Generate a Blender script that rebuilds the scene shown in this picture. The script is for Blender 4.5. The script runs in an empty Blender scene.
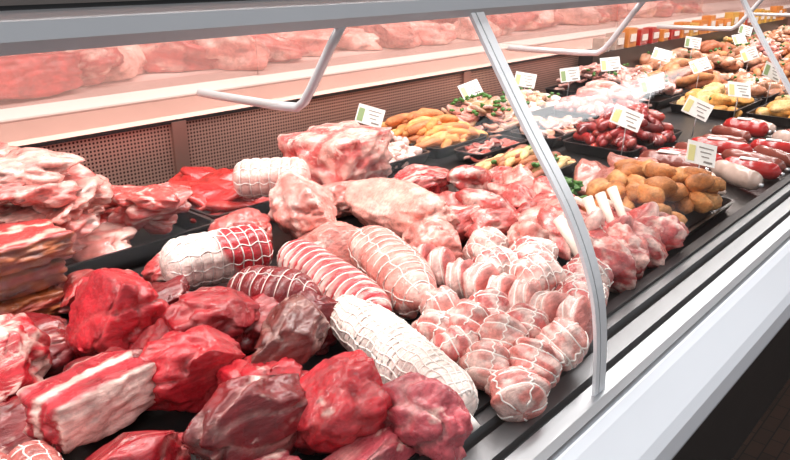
import bpy, bmesh, math, random
from mathutils import Vector, Matrix, noise
random.seed(7)
D=0.90            # deck height
# ------------------------------------------------------------ materials
MATS={}
def new_mat(name):
    m=bpy.data.materials.new(name); m.use_nodes=True
    MATS[name]=m
    nt=m.node_tree; b=nt.nodes["Principled BSDF"]
    return m,nt,b
def simple(name,col,rough=.5,metal=0,spec=.5,noise_amt=0,nscale=20,bump=0,coat=0):
    m,nt,b=new_mat(name)
    b.inputs["Base Color"].default_value=(*col,1); b.inputs["Roughness"].default_value=rough
    b.inputs["Metallic"].default_value=metal; b.inputs["Specular IOR Level"].default_value=spec
    b.inputs["Coat Weight"].default_value=coat
    tc=nt.nodes.new("ShaderNodeTexCoord"); n=nt.nodes.new("ShaderNodeTexNoise")
    n.inputs["Scale"].default_value=nscale; n.inputs["Detail"].default_value=4
    nt.links.new(tc.outputs["Object"],n.inputs["Vector"])
    if noise_amt:
        mx=nt.nodes.new("ShaderNodeMix"); mx.data_type='RGBA'
        mx.inputs["A"].default_value=(*[c*(1-noise_amt) for c in col],1)
        mx.inputs["B"].default_value=(*[min(1,c*(1+noise_amt)) for c in col],1)
        nt.links.new(n.outputs["Fac"],mx.inputs["Factor"]); nt.links.new(mx.outputs["Result"],b.inputs["Base Color"])
    if bump:
        bp=nt.nodes.new("ShaderNodeBump"); bp.inputs["Strength"].default_value=bump; bp.inputs["Distance"].default_value=.002
        nt.links.new(n.outputs["Fac"],bp.inputs["Height"]); nt.links.new(bp.outputs["Normal"],b.inputs["Normal"])
    return m
def meat_mat(name,rmin=.16,rmax=.48,vein_scale=60,bumpd=.0035,coat=.3,fatcol=(.86,.60,.53),sss=.07):
    m,nt,b=new_mat(name); N=nt.nodes.new; Lk=nt.links.new
    def math_(op,a=None,b_=None,c=None,clamp=False):
        n=N("ShaderNodeMath"); n.operation=op; n.use_clamp=clamp
        for i,x in enumerate((a,b_,c)):
            if x is None: continue
            if isinstance(x,(int,float)): n.inputs[i].default_value=x
            else: Lk(x,n.inputs[i])
        return n.outputs[0]
    at=N("ShaderNodeAttribute"); at.attribute_name="Col"
    tc=N("ShaderNodeTexCoord"); oi=N("ShaderNodeObjectInfo")
    rot=N("ShaderNodeCombineXYZ"); r1=math_('MULTIPLY',oi.outputs["Random"],6.28); r2=math_('MULTIPLY',oi.outputs["Random"],1.7)
    Lk(r1,rot.inputs[2]); Lk(r2,rot.inputs[1])
    def mapped(sc):
        mp=N("ShaderNodeMapping"); mp.inputs["Scale"].default_value=sc; Lk(tc.outputs["Object"],mp.inputs["Vector"]); Lk(rot.outputs[0],mp.inputs["Rotation"]); return mp.outputs[0]
    n1=N("ShaderNodeTexNoise"); n1.inputs["Scale"].default_value=vein_scale; n1.inputs["Detail"].default_value=8; n1.inputs["Roughness"].default_value=.7; n1.inputs["Distortion"].default_value=.7
    Lk(mapped((.3,1,1)),n1.inputs["Vector"])
    th=math_('MULTIPLY_ADD',at.outputs["Alpha"],-.22,.72)
    d=math_('SUBTRACT',n1.outputs["Fac"],th); fm=math_('MULTIPLY',d,12.0,clamp=True); fm=math_('MULTIPLY',fm,.85)
    n2=N("ShaderNodeTexNoise"); n2.inputs["Scale"].default_value=24; n2.inputs["Detail"].default_value=8; n2.inputs["Roughness"].default_value=.72
    Lk(tc.outputs["Object"],n2.inputs["Vector"])
    mr=N("ShaderNodeMapRange"); mr.inputs["From Min"].default_value=.33; mr.inputs["From Max"].default_value=.67; mr.inputs["To Min"].default_value=.5; mr.inputs["To Max"].default_value=1.4
    Lk(n2.outputs["Fac"],mr.inputs["Value"])
    n4=N("ShaderNodeTexNoise"); n4.inputs["Scale"].default_value=260; n4.inputs["Detail"].default_value=3; Lk(mapped((.07,1,1)),n4.inputs["Vector"])
    fib=math_('MULTIPLY_ADD',n4.outputs["Fac"],.9,.55); tot=math_('MULTIPLY',fib,mr.outputs[0])
    vm=N("ShaderNodeVectorMath"); vm.operation='SCALE'; Lk(at.outputs["Color"],vm.inputs[0]); Lk(tot,vm.inputs["Scale"])
    mx=N("ShaderNodeMix"); mx.data_type='RGBA'; mx.inputs["B"].default_value=(*fatcol,1)
    Lk(fm,mx.inputs["Factor"]); Lk(vm.outputs[0],mx.inputs["A"]); Lk(mx.outputs["Result"],b.inputs["Base Color"])
    n3=N("ShaderNodeTexNoise"); n3.inputs["Scale"].default_value=85; n3.inputs["Detail"].default_value=8; n3.inputs["Roughness"].default_value=.6
    Lk(mapped((.3,1,1)),n3.inputs["Vector"])
    bp=N("ShaderNodeBump"); bp.inputs["Strength"].default_value=.85; bp.inputs["Distance"].default_value=bumpd
    Lk(n3.outputs["Fac"],bp.inputs["Height"]); Lk(bp.outputs["Normal"],b.inputs["Normal"])
    n5=N("ShaderNodeTexNoise"); n5.inputs["Scale"].default_value=40; n5.inputs["Detail"].default_value=3; Lk(tc.outputs["Object"],n5.inputs["Vector"])
    rr=N("ShaderNodeMapRange"); rr.inputs["From Min"].default_value=.38; rr.inputs["From Max"].default_value=.62; rr.inputs["To Min"].default_value=rmin; rr.inputs["To Max"].default_value=rmax
    Lk(n5.outputs["Fac"],rr.inputs["Value"]); Lk(rr.outputs[0],b.inputs["Roughness"])
    b.inputs["Coat Weight"].default_value=coat; b.inputs["Coat Roughness"].default_value=.1; b.inputs["Specular IOR Level"].default_value=.55
    if sss:
        b.inputs["Subsurface Weight"].default_value=sss; b.inputs["Subsurface Radius"].default_value=(1,.3,.2); b.inputs["Subsurface Scale"].default_value=.004
    return m
meat_mat("meat"); meat_mat("dry_food",rmin=.5,rmax=.8,coat=0,bumpd=.004,vein_scale=70,sss=0)
simple("net_string",(.88,.82,.77),.7,noise_amt=.1,nscale=200)
simple("bone",(.84,.72,.62),.5,noise_amt=.15,nscale=90)
simple("black_tray",(.008,.008,.009),.3,noise_amt=.2)
simple("aluminium",(.22,.23,.24),.4,.8,noise_amt=.1,nscale=8)
simple("rail_edge",(.40,.42,.44),.35,.8,noise_amt=.06,nscale=8)
simple("bright_steel",(.72,.74,.77),.3,.7,noise_amt=.05,nscale=6)
simple("strut_metal",(.82,.85,.88),.35,.3,noise_amt=.04,nscale=6)
simple("dark_gasket",(.02,.02,.022),.5,noise_amt=.2)
simple("grey_lid",(.16,.14,.13),.4,noise_amt=.1)
simple("white_panel",(.82,.87,.93),.3,noise_amt=.02,nscale=3,coat=.2)
simple("deck_steel",(.025,.022,.022),.35,.3,noise_amt=.3,nscale=12)
simple("warm_steel",(.40,.23,.19),.35,.7,noise_amt=.1,nscale=5)
simple("white_worktop",(.76,.66,.62),.35,noise_amt=.08,nscale=6)
simple("card_white",(.88,.88,.84),.45,noise_amt=.02)
simple("card_yellow",(.72,.68,.3),.5,noise_amt=.05)
simple("card_green",(.3,.42,.2),.5,noise_amt=.05)
simple("ink",(.25,.22,.2),.6,noise_amt=.1)
simple("lettuce",(.06,.18,.03),.5,noise_amt=.5,nscale=60,bump=.6)
simple("pack_red",(.45,.02,.02),.22,noise_amt=.4,nscale=60,coat=.4,bump=.5)
simple("pack_brown",(.22,.05,.035),.25,noise_amt=.5,nscale=80,coat=.4,bump=.5)
simple("pack_white",(.55,.42,.36),.25,noise_amt=.3,nscale=60,coat=.4,bump=.4)
simple("pack_orange",(.72,.26,.05),.3,noise_amt=.3,nscale=30,coat=.3,bump=.4)
simple("pack_yellow",(.72,.42,.08),.3,noise_amt=.3,nscale=30,coat=.3,bump=.4)
simple("wall_paint",(.5,.36,.31),.7,noise_amt=.05,nscale=2)
simple("ceiling_paint",(.8,.77,.74),.8,noise_amt=.03,nscale=2)
# perforated steel
m,nt,b=new_mat("perforated_steel"); N=nt.nodes.new; Lk=nt.links.new
tc=N("ShaderNodeTexCoord"); vs=N("ShaderNodeVectorMath"); vs.operation='SCALE'; vs.inputs["Scale"].default_value=125
Lk(tc.outputs["Object"],vs.inputs[0]); fr=N("ShaderNodeVectorMath"); fr.operation='FRACTION'; Lk(vs.outputs[0],fr.inputs[0])
sp=N("ShaderNodeSeparateXYZ"); Lk(fr.outputs[0],sp.inputs[0]); cb=N("ShaderNodeCombineXYZ"); Lk(sp.outputs[0],cb.inputs[0]); Lk(sp.outputs[2],cb.inputs[1])
ds=N("ShaderNodeVectorMath"); ds.operation='DISTANCE'; Lk(cb.outputs[0],ds.inputs[0]); ds.inputs[1].default_value=(.5,.5,0)
lt=N("ShaderNodeMath"); lt.operation='LESS_THAN'; lt.inputs[1].default_value=.3; Lk(ds.outputs["Value"],lt.inputs[0])
mx=N("ShaderNodeMix"); mx.data_type='RGBA'; mx.inputs["A"].default_value=(.46,.27,.22,1); mx.inputs["B"].default_value=(.04,.015,.012,1)
Lk(lt.outputs[0],mx.inputs["Factor"]); Lk(mx.outputs["Result"],b.inputs["Base Color"]); b.inputs["Roughness"].default_value=.4; b.inputs["Metallic"].default_value=.5
# floor tiles
m,nt,b=new_mat("floor_tiles"); N=nt.nodes.new; Lk=nt.links.new
tc=N("ShaderNodeTexCoord"); br=N("ShaderNodeTexBrick"); br.inputs["Scale"].default_value=6; br.inputs["Color1"].default_value=(.06,.03,.02,1); br.inputs["Color2"].default_value=(.04,.022,.015,1)
br.inputs["Mortar"].default_value=(.012,.009,.007,1); br.inputs["Mortar Size"].default_value=.012; Lk(tc.outputs["Object"],br.inputs["Vector"]); Lk(br.outputs["Color"],b.inputs["Base Color"]); b.inputs["Roughness"].default_value=.5
# glass
def glass(name,tint,base,edge,haze=0,hc=(.8,.5,.45)):
    m,nt,b=new_mat(name); N=nt.nodes.new; Lk=nt.links.new
    nt.nodes.remove(b); out=nt.nodes["Material Output"]
    tr=N("ShaderNodeBsdfTransparent"); tr.inputs[0].default_value=(*tint,1)
    gl=N("ShaderNodeBsdfGlossy"); gl.inputs["Roughness"].default_value=.05
    lw=N("ShaderNodeLayerWeight"); lw.inputs["Blend"].default_value=.15
    mr=N("ShaderNodeMapRange"); mr.inputs["To Min"].default_value=base; mr.inputs["To Max"].default_value=edge; Lk(lw.outputs["Fresnel"],mr.inputs["Value"])
    src=tr.outputs[0]
    if haze:
        df=N("ShaderNodeBsdfDiffuse"); df.inputs[0].default_value=(*hc,1)
        m0=N("ShaderNodeMixShader"); m0.inputs[0].default_value=haze; Lk(tr.outputs[0],m0.inputs[1]); Lk(df.outputs[0],m0.inputs[2]); src=m0.outputs[0]
    ms=N("ShaderNodeMixShader"); Lk(mr.outputs[0],ms.inputs[0]); Lk(src,ms.inputs[1]); Lk(gl.outputs[0],ms.inputs[2]); Lk(ms.outputs[0],out.inputs[0])
glass("clear_glass",(.985,.99,.985),.004,.10)
glass("shelf_glass",(.95,.93,.92),.004,.05)
glass("reflection_haze_glass",(.97,.93,.92),.01,.2,.14)  # diffuse pink mixed in as painted haze in place of blurred reflections
m,nt,b=new_mat("mirror_door"); b.inputs["Base Color"].default_value=(.62,.42,.38,1); b.inputs["Metallic"].default_value=1; b.inputs["Roughness"].default_value=.12

# ------------------------------------------------------------ mesh builder
_ico={}
def ico(sub):
    if sub not in _ico:
        bm=bmesh.new(); bmesh.ops.create_icosphere(bm,subdivisions=sub,radius=1)
        _ico[sub]=([v.co.copy() for v in bm.verts],[[v.index for v in f.verts] for f in bm.faces]); bm.free()
    return _ico[sub]
def lerp(a,b,t): return tuple(a[i]+(b[i]-a[i])*t for i in range(3))
def sst(a,b,x):
    t=max(0,min(1,(x-a)/(b-a))); return t*t*(3-2*t)
FAT=(.84,.57,.50)
class MB:
    def __init__(s): s.v=[];s.f=[];s.m=[];s.c=[];s.slots=[];s.sm=[]
    def add(s,vs,fs,mat,cols=None,smooth=True):
        o=len(s.v); s.v+=[tuple(v) for v in vs]
        if mat not in s.slots: s.slots.append(mat)
        k=s.slots.index(mat)
        for f in fs: s.f.append([i+o for i in f]); s.m.append(k); s.sm.append(smooth)
        s.c+= cols if cols else [(.8,.8,.8,0)]*len(vs)
    def box(s,c,size,mat,yaw=0,smooth=False,R=None):
        M=Matrix.Translation(c)@(R or Matrix.Rotation(yaw,4,'Z'))
        h=[a/2 for a in size]
        vs=[M@Vector((x*h[0],y*h[1],z*h[2])) for x in(-1,1) for y in(-1,1) for z in(-1,1)]
        s.add(vs,[[0,1,3,2],[4,6,7,5],[0,4,5,1],[2,3,7,6],[0,2,6,4],[1,5,7,3]],mat,None,smooth)
    def tube(s,pts,r,mat,seg=6,col=None,closed=False,cap=True,rf=None):
        pts=[Vector(p) for p in pts]; n=len(pts); vs=[];fs=[]
        for i,p in enumerate(pts):
            if closed: t=pts[(i+1)%n]-pts[i-1]
            else: t=pts[min(i+1,n-1)]-pts[max(i-1,0)]
            t.normalize(); up=Vector((0,0,1)) if abs(t.z)<.9 else Vector((1,0,0))
            a=t.cross(up).normalized(); b2=a.cross(t)
            rr=r*(rf(i/(n-1)) if rf else 1)
            for k in range(seg):
                q=2*math.pi*k/seg; vs.append(p+a*rr*math.cos(q)+b2*rr*math.sin(q))
        m=n if closed else n-1
        for i in range(m):
            for k in range(seg):
                a0=i*seg+k;a1=i*seg+(k+1)%seg;b0=((i+1)%n)*seg+k;b1=((i+1)%n)*seg+(k+1)%seg
                fs.append([a0,a1,b1,b0])
        if cap and not closed: fs+= [list(range(seg))[::-1],[(n-1)*seg+k for k in range(seg)]]
        s.add(vs,fs,mat,[(*col[:3],col[3] if len(col)>3 else 0)]*len(vs) if col else None)
    def obj(s,name,parent=None):
        xs=[v[0] for v in s.v];ys=[v[1] for v in s.v];zs=[v[2] for v in s.v]
        o=Vector(((min(xs)+max(xs))/2,(min(ys)+max(ys))/2,min(zs)))
        me=bpy.data.meshes.new(name); me.from_pydata([(v[0]-o.x,v[1]-o.y,v[2]-o.z) for v in s.v],[],s.f)
        for k in s.slots: me.materials.append(MATS[k])
        me.polygons.foreach_set("material_index",s.m); me.polygons.foreach_set("use_smooth",s.sm)
        ca=me.color_attributes.new(name="Col",type='FLOAT_COLOR',domain='POINT')
        ca.data.foreach_set("color",[q for c in s.c for q in c])
        me.update(); ob=bpy.data.objects.new(name,me); bpy.context.collection.objects.link(ob); ob.location=o
        if parent: ob.parent=parent
        return ob
def R3(yaw=0,pitch=0,roll=0):
    return Matrix.Rotation(math.radians(yaw),4,'Z')@Matrix.Rotation(math.radians(pitch),4,'Y')@Matrix.Rotation(math.radians(roll),4,'X')
def blob(mb,c,r,yaw=0,pitch=0,roll=0,seed=0,amp=.16,freq=1.3,cuts=2,base=(.5,.03,.04),fat=FAT,fatamt=.25,marb=.3,sub=5,mat="meat",fold=.12,power=1.0,floor=D+.002):
    vs,fs=ico(sub); rnd=random.Random(seed*13+5); off=Vector((seed*3.17,seed*1.7,-seed*2.3))
    pl=[]
    for i in range(cuts):
        n=Vector((rnd.uniform(-1,1),rnd.uniform(-1,1),rnd.uniform(-.2,1))).normalized(); pl.append((n,rnd.uniform(.58,.8)))
    M=Matrix.Translation((c[0],c[1],c[2]+D))@R3(yaw,pitch,roll)
    out=[];cols=[]
    for v in vs:
        p=v.copy()
        if power!=1: p=Vector([math.copysign(abs(q)**power,q) for q in p])
        vv=Vector((v.x*.55,v.y,v.z))
        d=1+amp*noise.noise(v*freq+off)*1.6+amp*.4*noise.noise(v*freq*2.7+off)
        if sub>3: d+=.035*noise.noise(vv*7+off)+.02*noise.noise(vv*14-off)
        cr=0
        if fold:
            cr=max(0,1-abs(noise.noise(vv*freq*1.25+off*1.7))*5); cr=cr*cr
            d-=fold*cr+ .06*max(0,1-abs(noise.noise(vv*freq*2.9-off))*5)**2
        p*=d; cut=0
        for n,dd in pl:
            e=p.dot(n)-dd
            if e>0: p-=n*(e*.85*sst(0,.08,e)); cut=1
        q=Vector((p.x*r[0],p.y*r[1],p.z*r[2])); w=M@q
        if w.z<floor: w.z=floor+(w.z-floor)*.02
        out.append(w)
        f=noise.noise(vv*2.2+off*.6)*.5+.5; f2=noise.noise(v*7+off)*.2+noise.noise(v*15+off)*.1
        k=sst(1-fatamt-.10,1-fatamt+.05,f+f2)
        cols.append((*lerp(base,fat,max(k*.9,cr*.3*(1 if fatamt>.12 else .3))),marb*(1.3 if cut else .7)))
    mb.add(out,fs,mat,cols)
def rbox(mb,c,size,yaw=0,pitch=0,colf=None,mat="meat",n=14,seed=0,amp=.03,edge=.25,marb=.3,roll=0,floor=D+.002):
    vs,fs=ico(5 if n>10 else 4); M=Matrix.Translation((c[0],c[1],c[2]+D))@R3(yaw,pitch,roll); out=[];cols=[]
    for v in vs:
        k=max(abs(v.x),abs(v.y),abs(v.z)); p=v/k
        p=p*(1-edge)+v*edge*1.25
        d=1+amp*noise.noise(v*3+Vector((seed*2.1,0,0)))+amp*.5*noise.noise(v*8+Vector((seed*2.1,3,0)))
        p=p*d; w=M@Vector((p.x*size[0]/2,p.y*size[1]/2,p.z*size[2]/2))
        if w.z<floor: w.z=floor
        out.append(w)
        cols.append((*colf(p,v),marb))
    mb.add(out,fs,mat,cols)
def roast(mb,p0,p1,R,rings=10,longs=8,colf=lambda s,a:(.7,.35,.33),marb=.1,pinch=.1,string=.0011,taper=.5,flat=.92,seed=0,ends=.16,nx=None,nt=40,lump=.06):
    p0=Vector((p0[0],p0[1],p0[2]+D));p1=Vector((p1[0],p1[1],p1[2]+D)); ax=(p1-p0); L=ax.length; ax.normalize()
    side=ax.cross(Vector((0,0,1))).normalized(); up=side.cross(ax); nx=nx or max(40,rings*7)
    def prof(s):
        e=1
        if s<ends: e=math.sqrt(max(0,1-(1-s/ends)**2))
        if s>1-ends: e=math.sqrt(max(0,1-(1-(1-s)/ends)**2))
        return e*(1-taper*.25*(2*s-1)**2)
    def rad(s,a):
        u=abs(math.sin(math.pi*rings*s)); w=abs(math.sin(longs*a/2)) if longs else 1
        b=(1-pinch*(1-min(1,u*1.6)**.8)); b*=(1-pinch*.5*(1-min(1,w*2)**.8))
        return R*prof(s)*b*(1+lump*noise.noise(Vector((s*3,math.cos(a),math.sin(a)))*1.3+Vector((seed*5,0,0))))
    def P(s,a,k=1):
        r=rad(s,a)*k; q=p0+ax*L*s+side*r*math.cos(a)+up*r*math.sin(a)*flat
        if q.z<D+.002: q.z=D+.002
        return q
    vs=[];fs=[];cols=[]
    for i in range(nx+1):
        s=i/nx
        for j in range(nt):
            a=2*math.pi*j/nt; vs.append(P(s,a)); cols.append((*colf(s,a),marb))
    for i in range(nx):
        for j in range(nt):
            fs.append([i*nt+j,i*nt+(j+1)%nt,(i+1)*nt+(j+1)%nt,(i+1)*nt+j])
    mb.add(vs,fs,"meat",cols)
    if string:
        for i in range(1,rings):
            s=i/rings
            mb.tube([P(s+.006*math.sin(3*a+i),a,1.0) for a in [2*math.pi*k/28 for k in range(28)]],string,"net_string",5,closed=True)
        if longs:
            for k in range(longs):
                a=2*math.pi*k/longs
                mb.tube([P(s,a+.06*math.sin(s*40+k),1.0) for s in [.03+.94*q/44 for q in range(45)]],string*.85,"net_string",4)
def slab(mb,c,r,th,yaw=0,pitch=0,roll=0,seed=0,base=(.75,.25,.24),rim=FAT,rimw=.16,marb=.45,mat="meat",lobes=.18,wav=.25):
    rnd=random.Random(seed); nt=40; M=Matrix.Translation((c[0],c[1],c[2]+D))@R3(yaw,pitch,roll)
    ph=[rnd.uniform(0,6.28) for _ in range(3)]
    vs=[];cols=[];fs=[]
    def ro(a): return 1+lobes*math.sin(a+ph[0])*.6+lobes*.7*math.sin(2*a+ph[1])+lobes*.4*math.sin(3*a+ph[2])
    prof=[(0,1),(.3,1),(.55,1),(.75,1),(1-rimw,.98),(.95,.85),(1,.4),(1,-.4),(.94,-.9),(.5,-1),(0,-1)]
    for (q,zz) in prof:
        for j in range(nt):
            a=2*math.pi*j/nt; rr=q*ro(a)
            bend=wav*th*math.sin(2*a+ph[1])*q*2
            w=M@Vector((rr*r[0]*math.cos(a),rr*r[1]*math.sin(a),zz*th/2+bend+th*.25*noise.noise(Vector((rr*3*math.cos(a)+seed,rr*3*math.sin(a),seed)))))
            if w.z<D+.003: w.z=D+.003
            vs.append(w)
            k=sst(1-rimw-.02,1-rimw+.05,q)*(.5+.5*math.sin(a+ph[2]))
            seam=sst(.12,.0,abs(math.sin(a*.5+ph[0])*q*1.2-.45))*.6
            cols.append((*lerp(base,rim,max(k,seam if q<1-rimw else 0)),marb*(1-k)))
    for i in range(len(prof)-1):
        for j in range(nt): fs.append([i*nt+j,i*nt+(j+1)%nt,(i+1)*nt+(j+1)%nt,(i+1)*nt+j][::-1])
    mb.add(vs,fs,mat,cols)
def sausage(mb,pts,r,col,marb=.1,mat="meat",seg=10):
    P=[Vector(p)+Vector((0,0,D)) for p in pts]; out=[]
    n=14
    for i in range(n+1):
        t=i/n*(len(P)-1); k=min(int(t),len(P)-2); out.append(P[k].lerp(P[k+1],t-k))
    for _ in range(2): out=[out[0]]+[(out[i-1]+out[i]*2+out[i+1])/4 for i in range(1,n)]+[out[n]]
    mb.tube(out,r,mat,seg,(*col,marb),rf=lambda s:max(.25,math.sqrt(max(0,1-abs(2*s-1)**6))))
def tray(mb,x0,x1,y0,y1,h=.035,z=.002,mat="black_tray",cr=.02):
    def loop(i,zz,n=6):
        o=[]
        for (cx,cy,a0) in [(x1-cr,y1-cr,0),(x0+cr,y1-cr,90),(x0+cr,y0+cr,180),(x1-cr,y0+cr,270)]:
            for k in range(n+1):
                a=math.radians(a0+90*k/n); o.append((cx+(cr-i)*math.cos(a),cy+(cr-i)*math.sin(a),D+z+zz))
        return o
    Ls=[loop(.012,0),loop(.002,h*.9),loop(0,h),loop(.006,h),loop(.016,.004)]; n=len(Ls[0]); vs=sum(Ls,[]); fs=[]
    for i in range(4):
        for k in range(n): fs.append([i*n+k,i*n+(k+1)%n,(i+1)*n+(k+1)%n,(i+1)*n+k])
    fs.append([4*n+k for k in range(n)]); fs.append([k for k in range(n)][::-1])
    mb.add(vs,fs,mat,None,False)
def sweep(mb,prof,x0,x1,mat,smooth=False):
    n=len(prof); vs=[(x0,y,z) for y,z in prof]+[(x1,y,z) for y,z in prof]
    fs=[[i,(i+1)%n,n+(i+1)%n,n+i] for i in range(n)]+[list(range(n))[::-1],[n+i for i in range(n)]]
    mb.add(vs,fs,mat,None,smooth)

# ------------------------------------------------------------ room
def room_box(name,c,s,mat):
    mb=MB(); mb.box(c,s,mat); return mb.obj(name)
room_box("floor",(3,.5,-.05),(14,9,.1),"floor_tiles")
room_box("ceiling",(3,.5,3.05),(14,9,.1),"ceiling_paint")
room_box("wall_back",(3,4.05,1.5),(14,.1,3),"wall_paint")
room_box("wall_right",(10.05,.5,1.5),(.1,9,3),"wall_paint")
# ------------------------------------------------------------ counter
cnt=bpy.data.objects.new("refrigerated_display_counter",None); bpy.context.collection.objects.link(cnt)
XA,XB=-.9,7.5
def part(name,fn):
    mb=MB(); fn(mb); return mb.obj(name,cnt)
part("deck",lambda m:m.box(((XA+XB)/2,.883,D-.015),(XB-XA,1.014,.03),"deck_steel"))
def rails(m):
    sweep(m,[(.380,.885),(.380,.914),(.362,.916),(.362,.885)],XA,XB,"dark_gasket")
    sweep(m,[(.362,.885),(.362,.911),(.346,.912),(.344,.904),(.344,.885)],XA,XB,"aluminium")
    sweep(m,[(.344,.88),(.344,.896),(.336,.896),(.336,.88)],XA,XB,"dark_gasket")
    sweep(m,[(.336,.88),(.336,.907),(.312,.907),(.312,.88)],XA,XB,"aluminium")
    sweep(m,[(.312,.88),(.312,.895),(.304,.895),(.304,.88)],XA,XB,"dark_gasket")
    sweep(m,[(.304,.87),(.304,.905),(.284,.905),(.276,.901),(.274,.89),(.274,.87)],XA,XB,"rail_edge")
part("front_rail",rails)
part("front_panel",lambda m:sweep(m,[(.31,.868),(.31,.893),(.272,.894),(.264,.886),(.236,.846),(.229,.832),(.229,.80),(.236,.78),(.33,.78),(.33,.868)],XA,XB,"white_panel"))
part("base",lambda m:m.box(((XA+XB)/2,.96,.36),(XB-XA,1.06,.72),"deck_steel"))
part("base_top",lambda m:m.box(((XA+XB)/2,.89,.80),(XB-XA,1.12,.165),"deck_steel"))
def perf(m):
    xs=[-.21,.84,1.89,2.94,3.99,5.04,6.09,7.14]
    for i in range(len(xs)-1):
        m.box(((xs[i]+xs[i+1])/2,1.398,.965),(xs[i+1]-xs[i]-.03,.012,.13),"perforated_steel")
    for q in xs: m.box((q,1.394,.965),(.035,.02,.132),"warm_steel")
    sweep(m,[(1.387,1.028),(1.385,1.036),(1.42,1.04),(1.42,1.028)],XA,XB,"dark_gasket")
    sweep(m,[(1.387,1.036),(1.395,1.044),(1.43,1.072),(1.46,1.072),(1.46,1.03)],XA,XB,"warm_steel")
part("perforated_air_panel",perf)
part("rear_worktop",lambda m:m.box(((XA+XB)/2,1.76,1.06),(XB-XA,.62,.03),"white_worktop"))
part("rear_cabinet",lambda m:m.box(((XA+XB)/2,1.76,.52),(XB-XA,.60,1.04),"warm_steel"))
part("rear_mirror_door",lambda m:m.box(((XA+XB)/2,2.08,1.27),(XB-XA,.02,.40),"mirror_door"))
def rglass(m):
    for i in range(8):
        a=XA+i*1.05; m.box((a+.525,1.56+.012*(i%2),1.265),(1.06,.004,.38),"reflection_haze_glass")
part("rear_sliding_glass",rglass)
def toprail(m):
    sweep(m,[(.478,1.298),(.474,1.306),(.474,1.318),(.480,1.324),(.498,1.324),(.500,1.300)],XA,XB,"bright_steel")
    sweep(m,[(.480,1.324),(.480,1.327),(.51,1.327),(.51,1.324)],XA,XB,"dark_gasket")
    sweep(m,[(.478,1.327),(.478,1.336),(.52,1.336),(.52,1.327)],XA,XB,"grey_lid")
part("top_rail",toprail)
def strut(m,x):
    C=[(.486,1.31),(.455,1.262),(.412,1.198),(.372,1.143),(.346,1.106),(.322,1.06),(.305,1.014),(.297,.96),(.294,.905)]
    pts=[]
    for i in range(len(C)-1):
        for k in range(4):
            t=k/4; pts.append((C[i][0]+(C[i+1][0]-C[i][0])*t,C[i][1]+(C[i+1][1]-C[i][1])*t))
    pts.append(C[-1])
    for _ in range(3): pts=[pts[0]]+[((pts[i-1][0]+2*pts[i][0]+pts[i+1][0])/4,(pts[i-1][1]+2*pts[i][1]+pts[i+1][1])/4) for i in range(1,len(pts)-1)]+[pts[-1]]
    n=len(pts)
    def strip(xa,xb,o,th,mat):
        vs=[];fs=[]
        for i,(y,z) in enumerate(pts):
            a=pts[max(0,i-1)];b=pts[min(n-1,i+1)]; ty,tz=b[0]-a[0],b[1]-a[1]; l=math.hypot(ty,tz); ny,nz=tz/l,-ty/l
            for (xx,k) in [(xa,o),(xb,o),(xb,o+th),(xa,o+th)]: vs.append((xx,y+ny*k,z+nz*k))
        for i in range(n-1):
            for k in range(4): fs.append([i*4+k,i*4+(k+1)%4,i*4+4+(k+1)%4,i*4+4+k])
        fs+= [[0,1,2,3],[n*4-4,n*4-3,n*4-2,n*4-1]]
        m.add(vs,fs,mat,None,False)
    strip(x-.012,x-.004,0,.004,"strut_metal"); strip(x-.004,x-.002,.001,.002,"aluminium"); strip(x-.002,x+.012,0,.004,"strut_metal")
for i,x in enumerate([-.19,.664,1.52,2.38,3.24,4.1,4.96]):
    part("glass_strut_%d"%(i+1),lambda m:strut(m,x))
def fg(m):
    C=[(.482,1.30),(.412,1.198),(.346,1.106),(.322,1.06),(.305,1.014),(.297,.96),(.294,.908)]
    for a,b in [(-.18,.650),(.677,1.507),(1.533,2.367),(2.393,3.227),(3.253,4.087),(4.113,4.95)]:
        vs=[];fs=[]
        for y,z in C: vs+= [(a,y,z),(b,y,z)]
        for i in range(len(C)-1): fs.append([2*i,2*i+1,2*i+3,2*i+2])
        m.add(vs,fs,"clear_glass")
part("front_glass",fg)
for i,x in enumerate([-.17,.474,1.118,1.76,2.40,3.05,3.7]):
    def bk(m):
        pts=[(x,.486,1.305),(x,.505,1.28),(x,.535,1.237),(x,.547,1.222),(x,.558,1.215),(x,.59,1.213),(x,.65,1.212),(x,.73,1.211)]
        m.tube(pts,.0048,"strut_metal",8)
    part("shelf_bracket_%d"%(i+1),bk)
def shelf(m):
    for a,b in [(-.1,1.11),(1.13,2.39),(2.41,3.69),(3.71,5.0)]:
        m.box(((a+b)/2,.69,1.2185),(b-a,.22,.004),"shelf_glass")
part("glass_shelf",shelf)

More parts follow.
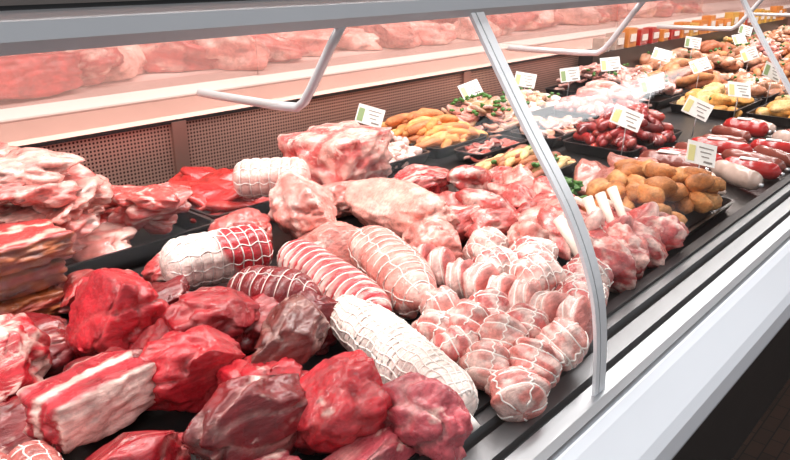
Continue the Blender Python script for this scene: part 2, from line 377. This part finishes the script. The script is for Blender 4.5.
# ------------------------------------------------------------ foreground beef
def one(name,**k):
    mb=MB(); blob(mb,**k); return mb.obj(name)
RED=(.52,.018,.03); DRK=(.20,.008,.012); MID=(.36,.012,.02); BRN=(.15,.026,.022); PNK=(.74,.25,.21); PPL=(.48,.075,.095); PAL=(.80,.44,.38)
beef=[
 ((.205,.765,.055),(.062,.062,.055),20,RED,.33,.8),
 ((.345,.745,.062),(.050,.064,.064),40,RED,.12,.2),
 ((.415,.765,.045),(.038,.036,.036),15,DRK,.05,.1),
 ((.415,.66,.06),(.066,.040,.040),5,MID,.1,.2),
 ((.462,.565,.064),(.078,.036,.036),28,BRN,.15,.3),
 ((.345,.60,.052),(.066,.040,.040),-25,RED,.12,.2),
 ((.328,.475,.058),(.076,.046,.046),14,DRK,.14,.35),
 ((.408,.445,.052),(.064,.052,.048),-20,RED,.12,.2),
 ((.455,.385,.036),(.034,.062,.042),5,PPL,.18,.3),
 ((.23,.515,.038),(.062,.045,.038),0,MID,.15,.3),
 ((.385,.385,.022),(.055,.032,.028),5,PPL,.2,.3),
 ((.29,.42,.022),(.06,.05,.035),30,PPL,.2,.3),
 ((.44,.755,.03),(.05,.04,.035),0,DRK,.1,.2),
 ((.285,.67,.03),(.06,.045,.035),0,DRK,.15,.2),
 ((.39,.53,.035),(.06,.05,.035),50,RED,.1,.2),
 ((.19,.68,.02),(.06,.06,.03),50,DRK,.1,.2),
 ((.53,.62,.03),(.045,.05,.04),0,DRK,.1,.2),
 ((.27,.83,.025),(.06,.07,.03),0,DRK,.2,.4),
 ((.40,.85,.025),(.06,.06,.035),0,DRK,.15,.3),
 ((.48,.67,.03),(.05,.05,.04),0,MID,.1,.2),
 ((.37,.67,.03),(.05,.05,.04),0,MID,.1,.2),
 ((.13,.75,.03),(.06,.08,.05),0,MID,.2,.5),
 ((.16,.50,.02),(.06,.06,.03),0,DRK,.1,.2),
]
for i,(c,r,y,b,fa,ma) in enumerate(beef):
    one("beef_joint",c=c,r=r,yaw=y,seed=i+1,base=b,fatamt=fa,marb=ma,cuts=4,amp=.2,fold=.17)
def stripes(p,v):
    q=p.y+ .14*noise.noise(v*3)+.04*noise.noise(v*9)
    k=math.sin(q*6.3+1.2)
    return lerp((.50,.03,.045),(.86,.58,.52),sst(.4,.8,k))
mb=MB(); rbox(mb,(.248,.615,.058),(.105,.066,.05),yaw=8,colf=stripes,marb=.55,edge=.25,amp=.12); mb.obj("beef_short_rib_block")
for p0,p1 in [((.125,.63,.055),(.145,.55,.045)),((.175,.60,.045),(.165,.49,.03)),((.10,.66,.04),(.05,.60,.03))]:
    mb=MB(); roast(mb,p0,p1,.024,rings=7,longs=9,colf=lambda s,a:(.56,.16,.14),marb=.4,pinch=.16); mb.obj("netted_roast")
# netted roasts
mb=MB(); roast(mb,(.575,.61,.038),(.498,.352,.032),.036,rings=24,longs=20,colf=lambda s,a:(.90,.76,.70),pinch=.05,string=.0014,taper=.4,seed=3,lump=.12,marb=.3)
mb.tube([(.498,.354,D+.03),(.494,.343,D+.028),(.494,.337,D+.024)],.006,"net_string",8); mb.obj("white_netted_roast")
mb=MB(); roast(mb,(.462,.845,.06),(.622,.812,.055),.042,rings=11,longs=10,colf=lambda s,a:lerp((.88,.70,.64),(.46,.02,.03),sst(.48,.56,s+.08*math.sin(a*2))),marb=.2,pinch=.08,taper=.4); mb.obj("netted_roast")
mb=MB(); roast(mb,(.635,.785,.05),(.575,.535,.045),.036,rings=15,longs=0,colf=lambda s,a:lerp((.52,.025,.038),(.88,.62,.56),sst(.4,.75,abs(math.sin(math.pi*15*s+.5*a)))*sst(.25,.0,abs(((a/6.283+.1)%.34)-.12))),pinch=.12,string=.0018,taper=.8,marb=.3); mb.obj("striped_rolled_roast")
mb=MB(); roast(mb,(.75,.745,.052),(.645,.525,.045),.043,rings=13,longs=6,colf=lambda s,a:lerp((.72,.27,.23),(.84,.52,.46),sst(.5,.7,.5+.5*noise.noise(Vector((s*6,math.cos(a),math.sin(a)))))),pinch=.08,string=.0013,taper=.9,marb=.3,ends=.3); mb.obj("pork_rolled_roast")
mb=MB(); roast(mb,(.50,.745,.05),(.555,.625,.05),.038,rings=8,longs=5,colf=lambda s,a:DRK,marb=.4,pinch=.1,string=.0008,taper=1.2,ends=.3); mb.obj("netted_roast")
# tied parcels
def parcel(name,c,r,L,kind,seed,yaw,tilt=0):
    mb=MB(); rnd=random.Random(seed); a=math.radians(yaw)
    d=Vector((math.cos(a)*math.cos(tilt),math.sin(a)*math.cos(tilt),math.sin(tilt)))*L/2; C=Vector(c)
    pink=rnd.choice([(.70,.22,.19),(.60,.13,.12),(.74,.32,.28)]); pale=(.86,.62,.56)
    nz=lambda s,q,k:noise.noise(Vector((s*k+seed,math.cos(q)*1.8,math.sin(q)*1.8)))*.5+.5
    if kind=="crep": f=lambda s,q:lerp(pink,pale,sst(.38,.56,nz(s,q,5))); kw=dict(rings=5,longs=10,pinch=.06,string=.0013)
    elif kind=="nois": f=lambda s,q:lerp(pink,pale,sst(.2,.26,s)*sst(.80,.74,s)*.9); kw=dict(rings=3,longs=0,pinch=.09,string=.0014)
    else: f=lambda s,q:lerp(pink,pale,.85*sst(.46,.62,nz(s,q,6))); kw=dict(rings=3,longs=5,pinch=.12,string=.0014)
    roast(mb,C-d,C+d,r,colf=f,marb=.45,taper=.3,ends=.24 if kind=="nois" else .34,seed=seed,lump=.25,nt=32,nx=28,**kw); return mb.obj(name)
sd=50
for x0,y0,x1,y1,n,z in [(.618,.485,.562,.335,4,.028),(.668,.565,.615,.35,5,.034),(.70,.46,.665,.345,3,.030)]:
    for i in range(n):
        t=i/(n-1); sd+=1
        parcel("tied_veal_parcel",(x0+(x1-x0)*t+random.uniform(-.008,.008),y0+(y1-y0)*t,z+random.uniform(0,.012)),random.uniform(.027,.031),random.uniform(.052,.066),"veal",sd,random.uniform(-30,60),random.uniform(.1,.8))
for i in range(8):
    t=i/7; sd+=1
    parcel("pork_noisette",(.755-.022*t,.62-.26*t,.036+.004*(i%2)),.034,.038,"nois",sd,-78+random.uniform(-14,14),.3)
for x0,y0,x1,y1,n in [(.81,.53,.80,.39,3),(.865,.585,.865,.42,3)]:
    for i in range(n):
        t=i/max(1,n-1); sd+=1
        parcel("caul_wrapped_crepinette",(x0+(x1-x0)*t,y0+(y1-y0)*t,.036+.008*(i%2)),random.uniform(.032,.037),.075,"crep",sd,random.uniform(-30,40),random.uniform(0,.3))
# pork pieces mid
one("pork_loin_joint",c=(.77,.90,.062),r=(.06,.085,.058),yaw=-20,seed=31,base=(.70,.24,.20),fatamt=.42,marb=.5,amp=.16)
mb=MB(); roast(mb,(.74,1.06,.085),(.84,.96,.09),.04,rings=8,longs=8,colf=lambda s,a:(.82,.50,.44),marb=.4); mb.obj("netted_roast")
mb=MB(); rbox(mb,(1.02,1.08,.065),(.19,.16,.12),yaw=12,colf=lambda p,v:lerp((.60,.11,.10),(.80,.42,.36),sst(.42,.64,noise.noise(v*3.3)*.5+.5)),marb=.95,edge=.2,amp=.12); mb.obj("marbled_pork_block")
one("pork_shoulder",c=(.90,.80,.045),r=(.06,.14,.05),yaw=-8,seed=33,base=(.78,.37,.31),fatamt=.25,marb=.1,amp=.1,fold=.06,cuts=1)
one("pork_joint",c=(.745,.80,.025),r=(.05,.08,.035),seed=41,base=PNK,fatamt=.35,marb=.4)
one("pork_joint",c=(.90,.97,.03),r=(.06,.06,.04),seed=42,base=PNK,fatamt=.35,marb=.4)
one("pork_joint",c=(.83,.66,.03),r=(.05,.06,.045),seed=43,base=PNK,fatamt=.3,marb=.5)
one("beef_joint",c=(1.04,.87,.045),r=(.085,.05,.045),yaw=0,seed=34,base=(.46,.025,.03),fatamt=.25,marb=.75)
for i,(x,y,z) in enumerate([(1.14,.81,.045),(1.18,.73,.04),(1.11,.70,.04),(1.02,.68,.04),(1.05,.60,.035),(.95,.64,.045),(1.17,.66,.03),(1.09,.56,.03),(1.0,.75,.03),(1.12,.62,.035),(.94,.56,.04),(.99,.53,.05),(1.22,.80,.03),(1.05,.51,.03),(.93,.70,.03)]):
    one("pork_cut",c=(x,y,z),r=(.065,.036,.030),yaw=i*37,pitch=(-1)**i*12,seed=60+i,base=[(.54,.065,.06),PNK,(.62,.11,.10)][i%3],fatamt=.34,marb=.6,sub=4,fold=.2,amp=.25,cuts=3)
# lamb cutlets
r_=random.Random(11)
mb=MB()
for i in range(8):
    x=.925+i*.029; y=.415+.014*(i%2); z=.03+r_.uniform(0,.015)
    blob(mb,(x,y,z),(.021,.046,.032),yaw=r_.uniform(-30,30),roll=r_.uniform(-20,20),seed=80+i,base=[(.50,.05,.05),(.64,.17,.14)][i%2],fatamt=.42,marb=.5,sub=4,amp=.2,cuts=2)
for i in range(5):
    x=.91+i*.042; mb.tube([(x,.44,D+.035),(x+.008,.47,D+.062),(x+.02+r_.uniform(-.01,.01),.50,D+.098+r_.uniform(-.01,.01))],.0065,"bone",8,rf=lambda s:1+.35*abs(2*s-1)**3)
mb.obj("lamb_rack")
for i in range(5):
    mb=MB(); x=.97+i*.036; y=.47+.03*(i%2)
    slab(mb,(x,y,.05),(.044,.032),.024,yaw=i*70,pitch=r_.uniform(-35,35),seed=90+i,base=(.58,.08,.07),rimw=.25,marb=.5)
    mb.tube([(x+.015,y,D+.055),(x-.02+r_.uniform(-.02,.03),y+.04,D+.085)],.0055,"bone",7); mb.obj("lamb_chop")
# ------------------------------------------------------------ back left trays
def piled(name,x0,x1,y0,y1,h,fn):
    mb=MB(); tray(mb,x0,x1,y0,y1,h); fn(mb,random.Random(int(x0*100+y0*10))); return mb.obj(name)
def chops(mb,r):
    for i in range(12):
        x=r.uniform(.53,.625); y=r.uniform(1.04,1.22)
        blob(mb,(x,y,.028+.005*i),(.055,.036,.016),yaw=r.uniform(0,180),pitch=r.uniform(-15,15),roll=r.uniform(-15,15),seed=i+170,base=(.56,.08,.07),fatamt=.28,marb=.6,sub=4,amp=.3,fold=.15,cuts=1)
    for i in range(24):
        x=r.uniform(.37,.52); y=r.uniform(1.07,1.25); z=.03+.15*(i/24)*(1-abs(x-.43)*1.5)
        blob(mb,(x,y,z),(.066,.048,.02),yaw=r.uniform(0,180),pitch=r.uniform(-14,14),roll=r.uniform(-14,14),seed=i+200,base=r.choice([(.72,.24,.20),(.76,.34,.29),(.66,.16,.14)]),fatamt=.36,marb=.55,sub=4,amp=.3,fold=.2,cuts=1)
piled("pork_chop_tray",.335,.665,1.0,1.30,.035,chops)
def liver(mb,r):
    for i in range(20): slab(mb,(.725+.14*((i*7)%20)/20,1.08+.17*((i*3)%20)/20,.016+i*.0016),(.062,.044),.012,yaw=r.uniform(-30,30),seed=i+30,base=r.choice([(.42,.018,.018),(.50,.03,.025)]),rim=(.52,.05,.04),marb=.1,lobes=.22,pitch=r.uniform(-6,6),roll=r.uniform(-6,6),wav=.5)
piled("liver_tray",.68,.905,1.04,1.29,.03,liver)
mb=MB()
def bac(i):
    def f(p,v):
        top=lerp((.50,.06,.055),(.80,.46,.38),sst(.35,.75,math.sin(p.y*7+noise.noise(v*3)*2.5)))
        side=lerp((.40,.11,.03),(.20,.035,.014),sst(.3,.7,noise.noise(v*4+Vector((i,0,0)))*.5+.5))
        return lerp(side,top,sst(.7,.9,p.z) if i==2 else sst(.05,.25,p.z)*sst(.75,.5,p.z)*.55)
    return f
for i in range(3):
    rbox(mb,(.30+.010*i,.975+.008*(i%2),.022+i*.038),(.13,.10,.036),yaw=-10+i*7,colf=bac(i),seed=i,marb=.2,edge=.25,amp=.12)
mb.obj("smoked_bacon_stack")
one("beef_joint",c=(.53,.92,.02),r=(.06,.045,.03),seed=44,base=(.5,.06,.06),fatamt=.3,marb=.5)
one("beef_joint",c=(.66,.93,.03),r=(.055,.06,.04),seed=45,base=(.55,.09,.08),fatamt=.3,marb=.5)
one("beef_joint",c=(.40,.93,.02),r=(.06,.045,.03),seed=46,base=(.4,.03,.03),fatamt=.2,marb=.5)
# ------------------------------------------------------------ rear row trays
def bits(cols,size,n,x0,x1,y0,y1,hh,mat="meat",shape="blob",marb=.2,herb=0):
    def fn(mb,r):
        for i in range(n):
            u,v=r.uniform(-1,1),r.uniform(-1,1); x=(x0+x1)/2+u*(x1-x0)/2*.80; y=(y0+y1)/2+v*(y1-y0)/2*.80
            z=.015+hh*(1-max(abs(u),abs(v))**2)*r.uniform(.6,1)
            s=size*r.uniform(.8,1.2); c=r.choice(cols)
            if shape=="blob": blob(mb,(x,y,z),(s,s*r.uniform(.6,1),s*.6),yaw=r.uniform(0,360),seed=r.randint(0,999),base=c,fatamt=.1,marb=marb,sub=2 if size<.02 else 3,mat=mat,cuts=1,fold=0)
            elif shape=="strip":
                a=r.uniform(-.5,.5); dx,dy=math.cos(a)*s*2.4,math.sin(a)*s*2.4
                sausage(mb,[(x-dx,y-dy,z),(x,y,z+s*.4),(x+dx,y+dy,z)],s*.55,c,marb,mat,7)
            elif shape=="saus":
                a=r.uniform(0,3.14); dx,dy=math.cos(a)*s*3,math.sin(a)*s*3
                sausage(mb,[(x-dx,y-dy,z),(x+dy*.35,y-dx*.35,z+.004),(x+dx,y+dy,z)],s,c,marb,mat,8)
            elif shape=="slab": slab(mb,(x,y,z),(s,s*.75),s*.35,yaw=r.uniform(0,360),pitch=r.uniform(-20,20),seed=r.randint(0,999),base=c,marb=marb,mat=mat)
        for i in range(herb):
            u,v=r.uniform(-.7,.7),r.uniform(-.7,.7)
            blob(mb,((x0+x1)/2+u*(x1-x0)/2,(y0+y1)/2+v*(y1-y0)/2,.02+hh*(1.05-max(abs(u),abs(v))**2)),(.008,.006,.005),seed=i,mat="lettuce",sub=2,amp=.6,cuts=0)
    return fn
def btray(name,x0,x1,y0,y1,cols,size,n,hh,shape="blob",mat="meat",marb=.2,h=.028,herb=0):
    piled(name,x0,x1,y0,y1,h,bits(cols,size,n,x0,x1,y0,y1,hh,mat,shape,marb,herb))
W=(.82,.58,.52)
btray("diced_pork_tray",1.14,1.32,1.06,1.25,[W,(.78,.46,.4)],.017,110,.06)
btray("marinated_chicken_tray",1.34,1.56,1.06,1.33,[(.66,.24,.06),(.6,.2,.07),(.7,.34,.12)],.021,90,.065,"strip","dry_food",.2)
btray("breaded_cutlet_tray",1.58,1.86,1.06,1.33,[(.56,.25,.17),(.6,.23,.18),(.46,.26,.13)],.030,70,.075,"slab","dry_food",.55,herb=40)
btray("sliced_poultry_tray",1.88,2.18,1.15,1.36,[(.78,.52,.36),W],.022,60,.05,"blob","meat",.4,herb=10)
btray("pale_sausage_tray",1.98,2.28,.94,1.13,[(.72,.28,.24),(.74,.38,.32)],.014,70,.08,"saus")
btray("mince_patty_tray",1.62,1.90,.91,1.05,[(.46,.13,.08),(.56,.26,.15)],.022,40,.04,"slab","dry_food",.3)
btray("merguez_sausage_tray",1.62,1.96,.70,.89,[(.32,.015,.015),(.40,.05,.035),(.18,.012,.012)],.0115,110,.09,"saus","meat",.3)
btray("stuffed_cheese_meat_tray",1.26,1.48,.75,.92,[(.46,.16,.06),(.72,.48,.22),(.3,.08,.04)],.017,80,.04,"strip","dry_food",.3,herb=16)
btray("marinated_pork_tray",1.36,1.58,.95,1.04,[(.40,.06,.04)],.02,24,.02,"slab","dry_food",.2)
mb=MB(); slab(mb,(1.42,.675,.02),(.11,.05),.03,yaw=10,seed=5,base=(.46,.16,.13),rim=(.40,.13,.09),marb=.1)
slab(mb,(1.50,.64,.035),(.08,.045),.02,yaw=40,seed=6,base=(.5,.2,.16),rim=(.40,.13,.09),marb=.1); mb.obj("cooked_ham_slice")
mb=MB()
for i in range(9): blob(mb,(1.27+.012*(i%3),.66+.012*(i//3),.02+.006*(i%4)),(.012,.008,.007),yaw=i*40,seed=i,mat="lettuce",sub=3,amp=.6,cuts=0)
mb.obj("parsley_sprig")
def nug(mb,r):
    for i in range(64):
        x=r.uniform(1.15,1.41);y=r.uniform(.42,.57);z=.022+.075*r.random()*(1-abs(x-1.28)*4)
        blob(mb,(x,y,z),(.031,.021,.018),yaw=r.uniform(0,180),seed=i,base=r.choice([(.56,.24,.07),(.60,.29,.10),(.46,.17,.05)]),fat=(.5,.16,.03),fatamt=.4,marb=.05,sub=3,mat="dry_food",amp=.14,cuts=0)
    for i in range(20):
        a=i/20; x=1.14+.29*a; blob(mb,(x,.595,.032),(.016,.010,.012),seed=i+9,mat="lettuce",sub=3,amp=.6,cuts=0)
piled("breaded_nugget_tray",1.12,1.44,.395,.61,.02,nug)
def pack(name,x,y,L,r,yaw,mat,lab=True):
    mb=MB(); a=math.radians(yaw); dx,dy=math.cos(a)*L/2,math.sin(a)*L/2
    mb.tube([(x-dx+2*dx*i/14,y-dy+2*dy*i/14,D+r+.003) for i in range(15)],r,mat,14,rf=lambda s:max(.15,math.sqrt(max(0,1-abs(2*s-1)**5)))*(1+.05*math.sin(s*17)))
    for e in(-1,1): mb.tube([(x+e*dx*.98,y+e*dy*.98,D+r),(x+e*dx*1.1,y+e*dy*1.1,D+r)],r*.2,"bright_steel",6)
    if lab: mb.box((x+dx*.1,y+dy*.1,D+r*2+.003),(L*.3,r*.9,.002),"card_white",a)
    mb.obj(name)
rp=random.Random(5)
for i in range(16):
    x=1.60+(i%8)*.085+rp.uniform(-.01,.01); y=[.585,.45][i//8]+rp.uniform(-.02,.02)
    pack("wrapped_salami",x,y,rp.uniform(.11,.16),rp.uniform(.017,.025),rp.uniform(55,110),rp.choice(["pack_red","pack_brown","pack_white","pack_red","pack_brown"]),i%3==0)
mb=MB()
for i in range(6): sausage(mb,[(1.475+.018*i,.43+.01*i,.02),(1.485+.018*i,.48+.01*i,.024),(1.475+.018*i,.52+.01*i,.02)],.012,(.80,.62,.52),0)
mb.obj("white_sausages")
# far goods
rr=random.Random(3)
names=["sliced_ham_tray","sausage_ring_tray","cheese_tray","smoked_meat_tray","salad_tray","pate_tray"]
pal=[[(.72,.28,.24),(.72,.38,.33)],[(.34,.03,.025),(.48,.1,.06)],[(.68,.32,.07),(.74,.48,.2)],[(.4,.12,.05),(.55,.22,.08)],[(.66,.42,.26),(.5,.12,.07)],[(.52,.22,.12),(.64,.35,.23)]]
for x0 in [2.32,2.64,2.96,3.28,3.6,3.92,4.24,4.56,4.9,5.4]:
    for (y0,y1) in [(.42,.66),(.69,.90),(.93,1.13),(1.16,1.36)]:
        j=rr.choice([0,1,3,2,3,4,5,2,0])
        btray(names[j],x0,x0+.30,y0,y1,pal[j],rr.uniform(.022,.04),30,rr.uniform(.05,.11),["slab","saus","blob","strip","blob","blob"][j],"dry_food" if j in(2,3) else "meat",.3,herb=6)
# packaged goods standing on the raised rear step of the deck (small shelf)
mb=MB()
mb.box((3.9,1.345,D+.065),(2.6,.06,.13),"deck_steel")
for i in range(22):
    x=2.72+i*.115; h=rr.uniform(.05,.09); mt=rr.choice(["pack_orange","pack_yellow","pack_red","pack_white","pack_orange"])
    mb.box((x,1.345,D+.13+h/2),(.085,.045,h),mt,rr.uniform(-.15,.15)); mb.box((x,1.318,D+.13+h/2),(.05,.003,h*.4),"card_white",0)
mb.obj("packaged_goods_row")
# labels
def label(x,y,z,w=.07,h=.048,yaw=-48,kind=0,lean=-15):
    mb=MB(); M=Matrix.Translation((x,y,D+z))@R3(yaw+[0,14,-12,6][kind%4],0,0)@Matrix.Rotation(math.radians(lean-[0,18,8][kind%3]),4,'X')@Matrix.Rotation(math.radians([16,-18,8,-6,24][kind%5]),4,'Y')
    def b(cx,cz,sx,sz,mat,t=.0015,cy=0):
        mb.box(M@Vector((cx,cy,cz)),(sx,t,sz),mat,R=M.to_3x3().to_4x4())
    b(0,0,w,h,"card_white")
    b(-w*.34,-h*.05,w*.22,h*.7,"card_yellow" if kind%3 else "card_green",.001,-.001)
    for q in range(3): b(w*.14,h*(.28-.2*q),w*(.5-.12*q),h*.04,"ink",.001,-.001)
    b(w*.25,-h*.34,w*.3,h*.08,"ink",.001,-.001)
    mb.tube([(x,y,D+z-h*.4),(x,y+.004,D+.012)],.0015,"bright_steel",6); mb.obj("price_label")
for i,(x,y,z) in enumerate([(1.33,1.28,.085),(1.82,1.32,.09),(2.10,1.30,.09),(2.31,1.25,.09),(1.60,.71,.115),(1.54,.51,.075),(2.23,.92,.10),(2.30,.68,.10),(2.45,1.17,.12),(2.62,.68,.12),(2.85,1.15,.12),(3.1,.9,.12),(3.3,1.2,.13),(3.6,1.1,.13),(1.97,.68,.09),(4.0,1.2,.14),(2.63,.92,.12),(3.27,.68,.12)]):
    label(x,y,z,kind=i)
# solid joints on the rear worktop, standing in for reflections of meat
rw=random.Random(21)
for i in range(26):
    x=.42+i*.17+rw.uniform(-.04,.04); s=rw.uniform(.7,1.25)
    one("meat_reflection",c=(x,1.80+rw.uniform(-.06,.08),.175+.04*s),r=(.13*s,.09*s,.055*s),yaw=rw.uniform(0,180),pitch=rw.uniform(-12,12),seed=100+i,base=rw.choice([(.44,.07,.06),(.55,.12,.1),PAL,(.68,.26,.22),PNK]),fatamt=.32,marb=.4,sub=4,amp=.28,cuts=3,floor=1.077)
mb=MB(); rbox(mb,(.64,1.67,.225),(.22,.12,.085),yaw=10,colf=lambda p,v:(.46,.05,.045),marb=.3,amp=.12,floor=1.077); mb.obj("beef_slab_reflection")  # solid slab modelled in place of the red reflected block
# ------------------------------------------------------------ lights
def area(name,loc,sx,sy,e,col=(1,1,1),rot=(0,0,0)):
    l=bpy.data.lights.new(name,'AREA'); l.shape='RECTANGLE'; l.size=sx; l.size_y=sy; l.energy=e; l.color=col
    o=bpy.data.objects.new(name,l); bpy.context.collection.objects.link(o); o.location=loc; o.rotation_euler=rot
area("ceiling_light",(2.5,.9,2.9),8,.35,170,(1,.97,.95))
area("ceiling_light",(2.5,-1.2,2.9),8,.8,130,(.97,.98,1),(math.radians(-25),0,0))
area("case_light",(2.5,.95,1.75),7,.06,40,(1,.91,.87))
w=bpy.data.worlds.new("world"); bpy.context.scene.world=w; w.use_nodes=True
w.node_tree.nodes["Background"].inputs[0].default_value=(.93,.96,1,1); w.node_tree.nodes["Background"].inputs[1].default_value=.5
bpy.context.scene.view_settings.view_transform='Standard'
cam=bpy.data.cameras.new("camera");co=bpy.data.objects.new("camera",cam);bpy.context.collection.objects.link(co)
cam.lens=32.81;cam.clip_start=.01;co.location=(0,0,1.35);co.rotation_euler=(math.radians(69.8),0,math.radians(-48.1));bpy.context.scene.camera=co
